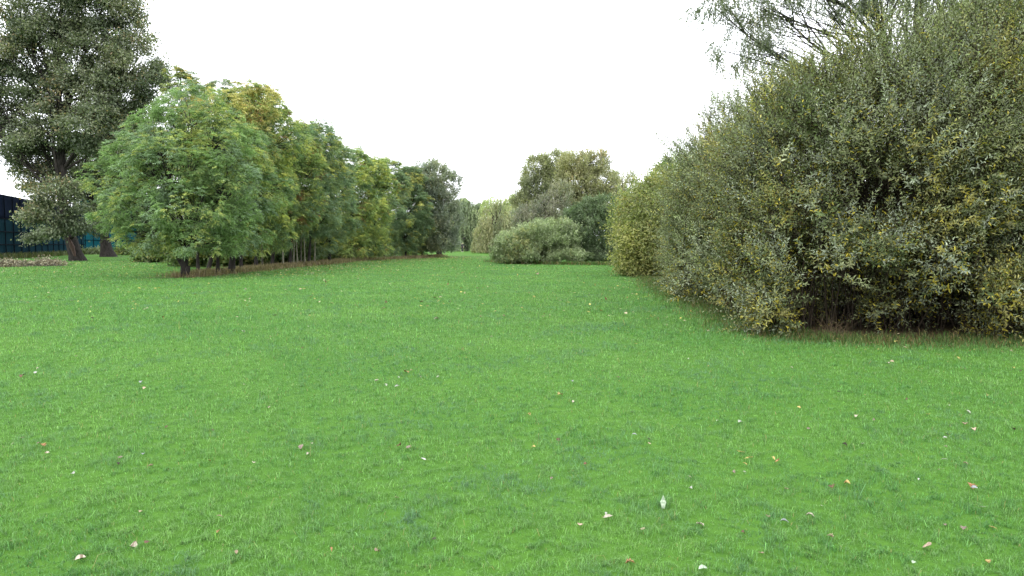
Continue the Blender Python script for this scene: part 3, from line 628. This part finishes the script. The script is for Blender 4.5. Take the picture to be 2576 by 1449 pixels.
tree('willow_tree', 'rounded golden willow on the right of the narrow far gap', 'tree', at(1240, 634, 118)*[1, 1, 0],
     lob([(1250, 545, 32, 38), (1225, 575, 28, 36), (1275, 570, 32, 42), (1215, 605, 22, 22), (1250, 605, 35, 24), (1290, 600, 28, 34)], 118, 1.), 'strand', [((.125, .13, .065), 1), ((.155, .15, .07), .35), ((.105, .12, .065), .3)], 308, .3, 2.3, trunk=.5, clump=.3, per=10, limb=.1, twig=.04, frac=.5, scale=5, m=9, length=9)
tree('willow_tree', 'pale green topped willow peeping over the golden willow', 'tree', at(1270, 634, 136)*[1, 1, 0],
     lob([(1240, 515, 28, 24), (1280, 510, 30, 24), (1305, 520, 24, 30), (1265, 550, 50, 40)], 136, 1.), 'strand', [((.15, .18, .07), 1), ((.20, .21, .09), .3)], 309, .32, 1.9, trunk=.5, clump=.3, per=10, limb=.1, twig=.04, frac=.4, scale=5, m=8, length=8)
tree('weeping_willow', 'grey green weeping willow with hanging curtains at the end of the lawn, above the walker', 'tree', at(1170, 632, 152)*[1, 1, 0],
     lob([(1165, 522, 26, 26), (1145, 545, 24, 28), (1190, 530, 24, 28), (1170, 565, 32, 26), (1200, 560, 20, 30), (1140, 585, 20, 22), (1163, 602, 12, 8, -5), (1135, 530, 14, 20)], 152, 1.), 'strand', [((.105, .135, .07), 1), ((.15, .175, .09), .35), ((.065, .085, .05), .3)], 310, .36, 2.6, trunk=.6, clump=.28, per=10, limb=.12, twig=.05, frac=.4, scale=5, m=11, length=9)
# far-off wood reading as one mass
r = np.random.default_rng(400); LW = []
for x in np.arange(-190, 150, 8.):
    D = 200+r.uniform(-14, 14); h = r.uniform(8, 12) if -60 < x < 10 else r.uniform(12, 17)
    LW += [(x, D, h*.5, 7, 6, h*.55), (x+3, D-5, h*.2, 7, 5, h*.25)]
P, O, cl, li = lobe_points(r, LW, .6, (.8, 1.02), .35, 8, .3)
V, rep = gen_broad(r, P, O, .8, 6, 1.2)
col = paint(r, P, [((.075, .095, .05), 1), ((.14, .14, .06), .3), ((.05, .065, .04), .3)], 400, 12, rep=rep)
wd = bpy.data.objects.new('far_wood', np_mesh('far_wood', V, np.arange(len(V)).reshape(-1, 4), col=col)); C.objects.link(wd); wd.data.materials.append(M['leaf'])
tag(wd, 'distant wood closing the view behind all the trees', None, None, 'stuff')
# ------------------------------------------------------------------ tall sports-court fence on the far left
def fence(name, label, A, B, H, nb, mats, levels, split):
    A, B = np.array(A, float), np.array(B, float); d = (B-A)/np.linalg.norm(B-A); nv = np.array([d[1], -d[0], 0])
    if nv@A > 0: nv = -nv
    root = empty(name, A, label, 'fence')
    def panel(nm, z0, z1, mat, th=.02):
        n_ = nb*8; rr = np.random.default_rng(5); t = np.linspace(0, 1, n_+1); k = 7
        zz = np.linspace(z0, z1, k); T, Z = np.meshgrid(t, zz)
        bulge = np.abs(np.sin(T*nb*math.pi))*.05+rr.normal(size=T.shape)*.006
        W0 = (B-A)*T[..., None]+nv*bulge[..., None]; W0[..., 2] = Z
        i_ = np.arange(W0[..., 0].size).reshape(W0.shape[:2])
        q = np.stack([i_[:-1, :-1], i_[:-1, 1:], i_[1:, 1:], i_[1:, :-1]], -1).reshape(-1, 4)
        o = link(nm, np_mesh(nm, W0.reshape(-1, 3), q, smooth=True), mat, root)
        s = o.modifiers.new('t', 'SOLIDIFY'); s.thickness = th
    panel('lower_netting', .12, split, mats[0])
    if split < H: panel('upper_netting', split+.01, H, mats[1])
    for i in range(nb+1):
        p = (B-A)*i/nb+nv*.16; a = Acc(); a.tube(np.array([p+[0, 0, -.1], p+[0, 0, H+.05]])[None], np.array([[.055, .05]]), 8)
        link('post', a.mesh('post'), M['steel'], root)
    for z in levels:
        a = Acc(); a.tube(np.array([nv*.16+[0, 0, z], B-A+nv*.16+[0, 0, z]])[None], np.array([[.055, .055]]), 6)
        link('rail', a.mesh('rail'), M['steel'], root)
    return root
FA, FB = np.array([-57.5, 66., 0]), np.array([-70.5, 117., 0])
dirn = (FA-FB)/np.linalg.norm(FA-FB)
fa = at(-60, 640, 70)*[1, 1, 0]; fb2 = at(213, 632, 116)*[1, 1, 0]
fence('court_fence', 'tall dark navy and blue green netting fence of a sports court at the left edge', fa, fb2, 6.9, 17, (M['net'], M['net_dark']), [.2, 1.5, 2.9, 4.3, 6.85], 4.3)
fc_ = at(345, 632, 126)*[1, 1, 0]
fd_ = at(206, 632, 118.5)*[1, 1, 0]
fence('court_fence', 'brighter teal netting fence showing between the two old trunks', fd_, fc_, 9.0, 5, (M['net_teal'], M['net_teal']), [.2, 2.2, 4.4, 8.95], 3.6)
# ------------------------------------------------------------------ cut brush piles
def brush(label, px, py, wpx, hpx, seed):
    r = np.random.default_rng(seed); c = G(px, py); s = c[1]/F; wd, h = wpx*s/2, hpx*s
    root = empty('brush_pile', c, label, 'brush pile', 'cut branches dumped near the fence')
    n = 110; u = r.normal(size=(n, 2))*[wd*.45, .6]; z = np.abs(r.normal(size=n))*h*.35*np.clip(1.2-np.abs(u[:, 0])/wd, .2, 1)
    p0 = np.c_[u, z]; d = rdir(r, n)*np.array([1, .7, .38]); L = r.uniform(.5, 1.7, n)
    t = np.linspace(-.5, .5, 4)[None, :, None]; Pp = p0[:, None]+d[:, None]*t*L[:, None, None]+np.sin(t*3+1)*rdir(r, n)[:, None]*.08
    Pp[..., 2] = np.abs(Pp[..., 2])+.02
    a = Acc(); a.tube(Pp, np.linspace(1, .5, 4)[None]*r.uniform(.008, .03, (n, 1)), 4); link('branches', a.mesh('branches'), M['greybark'], root)
    m = 2600; i = r.integers(0, n, m); P0 = Pp[i, r.integers(0, 4, m)]+rdir(r, m)*.16; P0[:, 2] = np.abs(P0[:, 2])+.03
    sz = r.uniform(.08, .17, m); V = leaf_quads(P0, rdir(r, m), rdir(r, m)+[0, 0, .6], sz, sz*.55)
    k = r.random((m, 1)); col = (np.array([.30, .29, .20])*k+np.array([.13, .10, .065])*(1-k))*np.exp(r.normal(size=(m, 1))*.3)
    link('withered_leaves', np_mesh('withered_leaves', V, np.arange(m*4).reshape(m, 4), col=col), M['dryleaf'], root)
brush('pile of cut branches with withered leaves at the left edge of the lawn', 18, 671, 95, 20, 1)
brush('loose low spread of pale withered branches left of the scarred trunk', 112, 669, 95, 17, 2)
# straw tuft at the foot of the hollow bush
r = np.random.default_rng(9); c = G(2095, 846); root = empty('straw_tuft', c, 'tuft of dry straw coloured stalks at the mouth of the dark hollow', 'dry grass tuft')
n = 90; b0 = r.normal(size=(n, 2))*[.12, .08]; d = np.c_[r.normal(size=n)*.55, r.normal(size=n)*.3-.1, np.abs(r.normal(size=n))*.6+.5]; L = r.uniform(.2, .7, n)
t = np.linspace(0, 1, 5)[None, :, None]; Pp = np.c_[b0, np.zeros(n)][:, None]+nrm(d)[:, None]*t*L[:, None, None]; Pp[..., 2] -= (t[..., 0]**2)*L[:, None]*r.uniform(0, .6, (n, 1)); Pp[..., 2] = np.abs(Pp[..., 2])
V, Q = tubes(Pp, np.linspace(1, .4, 5)[None]*r.uniform(.0015, .0035, (n, 1)), 3); col = np.repeat(np.array([.13, .095, .055])*np.exp(r.normal(size=(n, 1))*.35), 12, 0)
link('stalks', np_mesh('stalks', V, Q, col=col), M['dryleaf'], root)

# ------------------------------------------------------------------ fallen leaves on the near lawn, one object each
def leaf_shape(kind, seed):
    r = np.random.default_rng(seed)
    n = 9; t = np.linspace(0, 1, n)
    if kind == 'ovate': wd = np.sin(np.pi*t**.8)**.8*.30
    elif kind == 'round': wd = np.sin(np.pi*t**.9)**.55*.42
    elif kind == 'lance': wd = np.sin(np.pi*t)**1.1*.13
    elif kind == 'jagged': wd = np.sin(np.pi*t**.8)**.7*.36*(1+.45*((-1)**np.arange(n)))
    else: wd = np.where(t < .5, .10+.5*t*.5, (1-t)*.42)
    wd = wd*(1+r.normal(size=n)*.06)
    sn = 5; u = np.linspace(-1, 1, sn); curl = r.uniform(.25, .6); arch = r.uniform(-.12, .3)
    X = t[:, None]-.5+wd[:, None]*0*u; Yv = wd[:, None]*u[None]; Z = curl*np.abs(Yv)*1.1+arch*np.sin(t*np.pi)[:, None]+r.normal(size=(n, sn))*.018
    Z = Z-Z.min()
    V = np.stack([X+0*Yv, Yv, Z], -1).reshape(-1, 3); i_ = np.arange(n*sn).reshape(n, sn)
    q = np.stack([i_[:-1, :-1], i_[1:, :-1], i_[1:, 1:], i_[:-1, 1:]], -1).reshape(-1, 4)
    return V, q
COL = dict(cream=(.50, .44, .29), white=(.55, .55, .48), grey=(.34, .38, .38), pinkish=(.30, .21, .15), tan=(.36, .25, .13), brown=(.17, .075, .04), dark=(.055, .035, .025),
           orange=(.50, .22, .045), yellow=(.58, .42, .05), pale=(.46, .50, .34), paleg=(.40, .55, .33), peach=(.55, .38, .22), red=(.22, .06, .03))
def fallen(px, py, kind, cname, w, label, group=None, seed=0, tilt=.25, up=.018, name='fallen_leaf'):
    r = np.random.default_rng(seed+7); p = G(px, py); dist = math.hypot(p[1], CAMH); size = .88*w*dist/F
    V, q = leaf_shape(kind, seed); mid = np.repeat(np.exp(r.normal(size=8)*.16), 4)*.74
    base_c = np.array(COL[cname]); base_c = base_c.mean()*.32+base_c*.68
    col = base_c[None]*mid[:, None]*np.exp(r.normal(size=(len(q), 1))*.12)
    if cname in ('yellow', 'orange', 'cream') and r.random() < .5: col[r.integers(0, 20):][:8] *= [.55, .45, .4]
    o = link(name, np_mesh(name, V*size, q, col=col, smooth=True), M['dryleaf'])
    s = o.modifiers.new('t', 'SOLIDIFY'); s.thickness = .0006
    o.location = (p[0], p[1], up); o.rotation_euler = (r.normal()*tilt, r.normal()*tilt, r.uniform(0, 6.28))
    tag(o, label, 'leaf', group); return o
ax_, ay_ = (lambda x: x*.5), (lambda y: 872+y*.5)
NEAR = [  # zoom x, y, half, kind, colour, width px, label
 (405,1088,0,'round','cream',27,'large cream curled leaf near the bottom left corner of the lawn'),
 (720,557,0,'lance','grey',30,'long blue grey leaf lying flat on the left part of the lawn'),
 (220,510,0,'jagged','orange',17,'orange yellow leaf at the left, above a small cream one'),
 (238,548,0,'ovate','cream',14,'small cream leaf just below the orange yellow one at the left'),
 (607,572,0,'jagged','pinkish',15,'pinkish tan leaf left of the long blue grey leaf'),
 (598,604,0,'ovate','dark',13,'dark leaf just below the pinkish tan one, left lawn'),
 (1515,520,0,'ovate','pinkish',24,'folded pinkish brown leaf left of centre'),
 (1275,598,0,'round','cream',12,'small cream yellow leaf in a bright grass patch left of centre'),
 (2012,513,0,'jagged','red',18,'reddish brown leaf touching a pinkish one at the centre'),
 (2055,520,0,'ovate','pinkish',20,'pinkish leaf touching the reddish brown one at the centre'),
 (2130,580,0,'ovate','white',17,'whitish leaf below the reddish and pinkish pair at the centre'),
 (2045,138,0,'jagged','orange',18,'orange and black blotched leaf in the middle distance at the centre'),
 (1895,182,0,'round','cream',13,'cream leaf, left end of a trio of pale leaves'),
 (1937,203,0,'jagged','pale',13,'pale leaf, middle of a trio of pale leaves'),
 (1997,210,0,'jagged','white',15,'whitish leaf, right end of a trio of pale leaves'),
 (178,140,0,'ovate','white',14,'white leaf in the middle distance near the left edge'),
 (115,160,0,'jagged','brown',15,'rusty brown leaf below the white one near the left edge'),
 (728,220,0,'ovate','peach',14,'peach coloured leaf in the left middle distance'),
 (710,188,0,'ovate','grey',15,'mauve grey leaf just above the peach coloured one'),
 (1105,875,0,'lance','tan',20,'narrow tan leaf pointing down, left of the bottom centre'),
 (1100,950,0,'jagged','orange',14,'bright orange leaf near the bottom, left of centre'),
 (1665,1045,0,'lance','orange',22,'slender orange leaf near the bottom edge, left of centre'),
 (1897,1053,0,'round','tan',20,'pale tan leaf half sunk in the grass near the bottom centre'),
 (740,1005,0,'jagged','brown',16,'brown leaf near the bottom, between the big cream leaf and the orange one'),
 (1190,1055,0,'ovate','tan',15,'tan leaf in clover like grass near the bottom'),
 (240,255,1,'jagged','yellow',18,'feathery yellow leaf right of centre in the middle distance'),
 (307,287,1,'round','cream',8,'tiny cream leaf just right of the feathery yellow one'),
 (85,355,1,'jagged','yellow',12,'small orange yellow leaf left below the feathery one'),
 (760,826,1,'shard','paleg',36,'pale green pointed leaf shard standing upright in the grass'),
 (483,875,1,'ovate','cream',27,'cream leaf left of the upright pale green shard'),
 (345,915,1,'lance','peach',30,'long peach leaf to the left below the cream one near the shard'),
 (945,915,1,'jagged','cream',25,'jagged cream leaf right of the upright shard'),
 (1497,873,1,'ovate','cream',24,'cream leaf with a short stalk, right half of the near lawn'),
 (1370,900,1,'ovate','grey',22,'grey brown leaf left of the cream stalked one'),
 (595,1112,1,'jagged','orange',28,'rusty orange lobed leaf at the bottom edge right of centre'),
 (960,1140,1,'round','paleg',24,'pale green leaf cut by the bottom edge of the picture'),
 (1255,1060,1,'jagged','tan',17,'tan leaf near the bottom, left of the large yellow tipped leaf'),
 (2090,1025,1,'round','peach',30,'large peach leaf with a yellow tip and long stalk, bottom right'),
 (2020,1107,1,'ovate','paleg',17,'pale green leaf below the large peach leaf'),
 (2395,1102,1,'ovate','yellow',22,'creamy yellow leaf near the bottom right corner'),
 (2270,935,1,'jagged','pinkish',18,'pinkish brown leaf above the creamy yellow one at lower right'),
 (2310,720,1,'jagged','orange',25,'orange brown leaf backed by a grey one at the right'),
 (2325,728,1,'ovate','grey',18,'grey leaf tucked under the orange brown one at the right'),
 (2045,683,1,'lance','white',17,'narrow white leaf standing up at the right'),
 (2175,582,1,'lance','white',20,'flat white leaf above the narrow white one'),
 (2280,605,1,'ovate','peach',14,'peach leaf right of the flat white leaf'),
 (2180,518,1,'ovate','cream',13,'cream leaf above the flat white leaf'),
 (1672,512,1,'jagged','dark',16,'dark brown curled leaf right of the yellow stringy leaves'),
 (1610,722,1,'jagged','brown',19,'brown leaf beside a round yellow green one'),
 (1685,707,1,'round','yellow',17,'round yellow green leaf beside the brown one'),
 (1378,733,1,'ovate','tan',15,'pale brown leaf left of the brown and yellow green pair'),
 (1115,650,1,'jagged','pinkish',13,'pinkish brown leaf below the yellow stringy leaves'),
 (1733,362,1,'jagged','cream',15,'cream leaf in the right middle distance'),
 (1645,238,1,'jagged','dark',13,'dark brown leaf above left of the cream one in the right middle distance'),
 (1985,275,1,'lance','brown',19,'brown orange leaf in the right middle distance'),
 (2295,340,1,'round','pale',13,'round pale green leaf toward the right edge'),
 (2280,405,1,'jagged','tan',18,'tan leaf, upper one of a pair toward the right edge'),
 (2325,430,1,'ovate','peach',18,'peach leaf, lower one of a pair toward the right edge'),
 (2187,458,1,'jagged','dark',10,'small black leaf left of the tan and peach pair'),
 (2522,428,1,'jagged','dark',11,'small black leaf near the right edge'),
 (1150,545,1,'lance','yellow',22,'thin yellow leaf, upper left of the yellow stringy leaves'),
 (1190,575,1,'lance','yellow',28,'thin yellow leaf crossing the others of the stringy cluster'),
 (1172,605,1,'lance','yellow',16,'short yellow leaf, lowest of the stringy cluster'),
 (1315,580,1,'lance','yellow',26,'yellow twisted leaf, left one of the pair right of the stringy cluster'),
 (1335,588,1,'lance','orange',20,'ochre leaf, right one of the pair right of the stringy cluster'),
 (370,608,1,'jagged','red',13,'red brown leaf right of centre on the near lawn'),
 (200,680,1,'ovate','pinkish',14,'tan pink leaf below left of the red brown one'),
 (232,483,1,'jagged','brown',13,'brown curled leaf straight below the feathery yellow one'),
 (615,457,1,'lance','grey',16,'grey brown flat leaf right of the brown curled one'),
 (687,478,1,'jagged','dark',10,'dark leaf standing on a small peach one'),
 (690,500,1,'ovate','peach',10,'small peach leaf with the dark one standing on it'),
 (303,185,1,'ovate','grey',14,'mauve grey leaf above the feathery yellow one'),
 (1890,90,1,'ovate','cream',13,'cream leaf, left one of a pair in front of the big right hand bush'),
 (1912,86,1,'jagged','peach',13,'peach leaf, right one of a pair in front of the big right hand bush'),
 (2390,255,1,'lance','yellow',14,'yellow leaf near the right edge in front of the bushes'),
 (2365,825,1,'lance','pale',18,'pale grey green leaf deep in the grass at the right')]
for i, (x, y, hf, kd, cn, wpx, lab) in enumerate(NEAR):
    o = fallen(ax_(x)+(1288 if hf else 0), ay_(y), kd, cn, wpx, lab, 'fallen leaves on the near lawn', seed=300+i, up=.022)
    if kd == 'shard': o.rotation_euler = (0, R(-72), R(80)); o.location.z = .055
# other distinct places in the middle distance (display pixels)
MID = [(965,780,'cream',17,'cream leaf, left one of a pale pair in the middle distance'),(1098,806,'cream',16,'pale leaf right of the pale pair in the middle distance'),(995,800,'pale',9,'small pale leaf between the two larger cream ones in the middle distance'),
 (1172,905,'yellow',6,'tiny yellow leaf above the orange and black blotched one'),(612,840,'pale',14,'pale leaf in the left middle distance, alone'),(232,804,'dark',9,'dark speck of a leaf in the far left lawn'),(180,760,'cream',8,'cream leaf far out on the left lawn'),
 (1352,692,'tan',14,'tan clump leaf far out before the low pale bush'),(1165,687,'orange',12,'orange leaf far out at the centre of the lawn'),(1130,790,'white',8,'white leaf beyond the pale pair'),(676,858,'cream',9,'cream leaf right of the lone pale one at the left')]
for i, (x, y, cn, wpx, lab) in enumerate(MID): fallen(x, y, 'jagged' if i % 2 else 'ovate', cn, wpx, lab, 'fallen leaves in the middle distance', seed=500+i, up=.03)
r = np.random.default_rng(31); kinds = ['ovate', 'jagged', 'round', 'lance']
for i in range(90):
    D = 3.6*math.exp(r.random()*math.log(14/3.6)); x = r.uniform(-.72, .72)*D
    if litter(np.array([[x, D]]))[0] > .1: continue
    u = (x/D)*F+1288; v = 724.5-F*math.tan(PITCH-math.atan(CAMH/D))*1.0
    cn = r.choice(['cream', 'brown', 'tan', 'pinkish', 'pale', 'dark', 'yellow', 'peach', 'white'], p=[.16, .16, .14, .12, .14, .1, .07, .06, .05])
    nm = {'paleg': 'pale green', 'pale': 'pale green', 'dark': 'blackish brown'}.get(cn, cn)
    side = 'left' if x < 0 else 'right'
    fallen(u, 724.5+F*math.tan(math.atan(CAMH/D)-PITCH), kinds[i % 4], cn, max(7, r.uniform(.02, .05)*F/math.hypot(D, 1.6)), f'small {nm} fallen leaf among the grass on the {side} half of the lawn', f'small {nm} leaves on the {side} half of the lawn', seed=600+i, up=.016)

# ------------------------------------------------------------------ the walker
def skin_body(name, pts, edges, rad, mat, parent, root_i=0, sub=2):
    me = bpy.data.meshes.new(name); me.from_pydata(pts, edges, []); o = link(name, me, mat, parent)
    sk = o.modifiers.new('s', 'SKIN'); sk.use_smooth_shade = True
    for i, v in enumerate(me.skin_vertices[0].data): v.radius = (rad[i], rad[i]*(.8 if i < 6 else 1)); v.use_root = (i == root_i)
    s = o.modifiers.new('u', 'SUBSURF'); s.levels = sub; s.render_levels = sub
    return o
pc = G(1163, 634); pr = empty('person', pc, 'person in dark navy clothes walking away at the far end of the lawn', 'person')
body = [(0,0,.95),(0,0,1.12),(0,.02,1.3),(0,.02,1.43),(0,0,1.52),(0,0,1.6),(0,-.01,1.68),
        (.1,0,.9),(.12,-.1,.5),(.13,.02,.09),(.14,-.13,.05), (-.1,0,.9),(-.10,.12,.5),(-.11,.2,.10),(-.12,.07,.05),
        (.19,.01,1.42),(.25,.05,1.16),(.2,-.08,.98),(.17,-.13,.9), (-.19,.01,1.42),(-.26,.02,1.16),(-.22,-.1,.98),(-.19,-.14,.9)]
ed = [(0,1),(1,2),(2,3),(3,4),(4,5),(5,6),(0,7),(7,8),(8,9),(9,10),(0,11),(11,12),(12,13),(13,14),(3,15),(15,16),(16,17),(17,18),(3,19),(19,20),(20,21),(21,22)]
rd = [.13,.13,.15,.13,.055,.085,.08,.09,.065,.045,.035,.09,.065,.045,.035,.065,.05,.038,.032,.065,.05,.038,.032]
skin_body('body', body, ed, rd, M['skin'], pr)
skin_body('jacket', [(0,0,.88),(0,0,1.1),(0,.02,1.3),(0,.02,1.46),(.2,.01,1.43),(.26,.05,1.16),(.21,-.07,1.0),(-.2,.01,1.43),(-.27,.02,1.16),(-.23,-.09,1.0)], [(0,1),(1,2),(2,3),(3,4),(4,5),(5,6),(3,7),(7,8),(8,9)], [.17,.165,.18,.11,.085,.07,.055,.085,.07,.055], M['navy'], pr)
skin_body('trousers', [(0,0,.97),(.1,0,.88),(.12,-.1,.5),(.13,.02,.12),(-.1,0,.88),(-.10,.12,.5),(-.11,.2,.13)], [(0,1),(1,2),(2,3),(0,4),(4,5),(5,6)], [.15,.11,.085,.07,.11,.085,.07], M['trouser'], pr)
skin_body('hair', [(0,.03,1.63),(0,.02,1.72),(0,-.02,1.76)], [(0,1),(1,2)], [.09,.1,.07], M['hair'], pr)
for x, y in ((.14, -.06), (-.12, .14)): skin_body('shoe', [(x,y+.08,.05),(x,y-.02,.05),(x,y-.12,.04)], [(0,1),(1,2)], [.055,.055,.045], M['shoe'], pr)
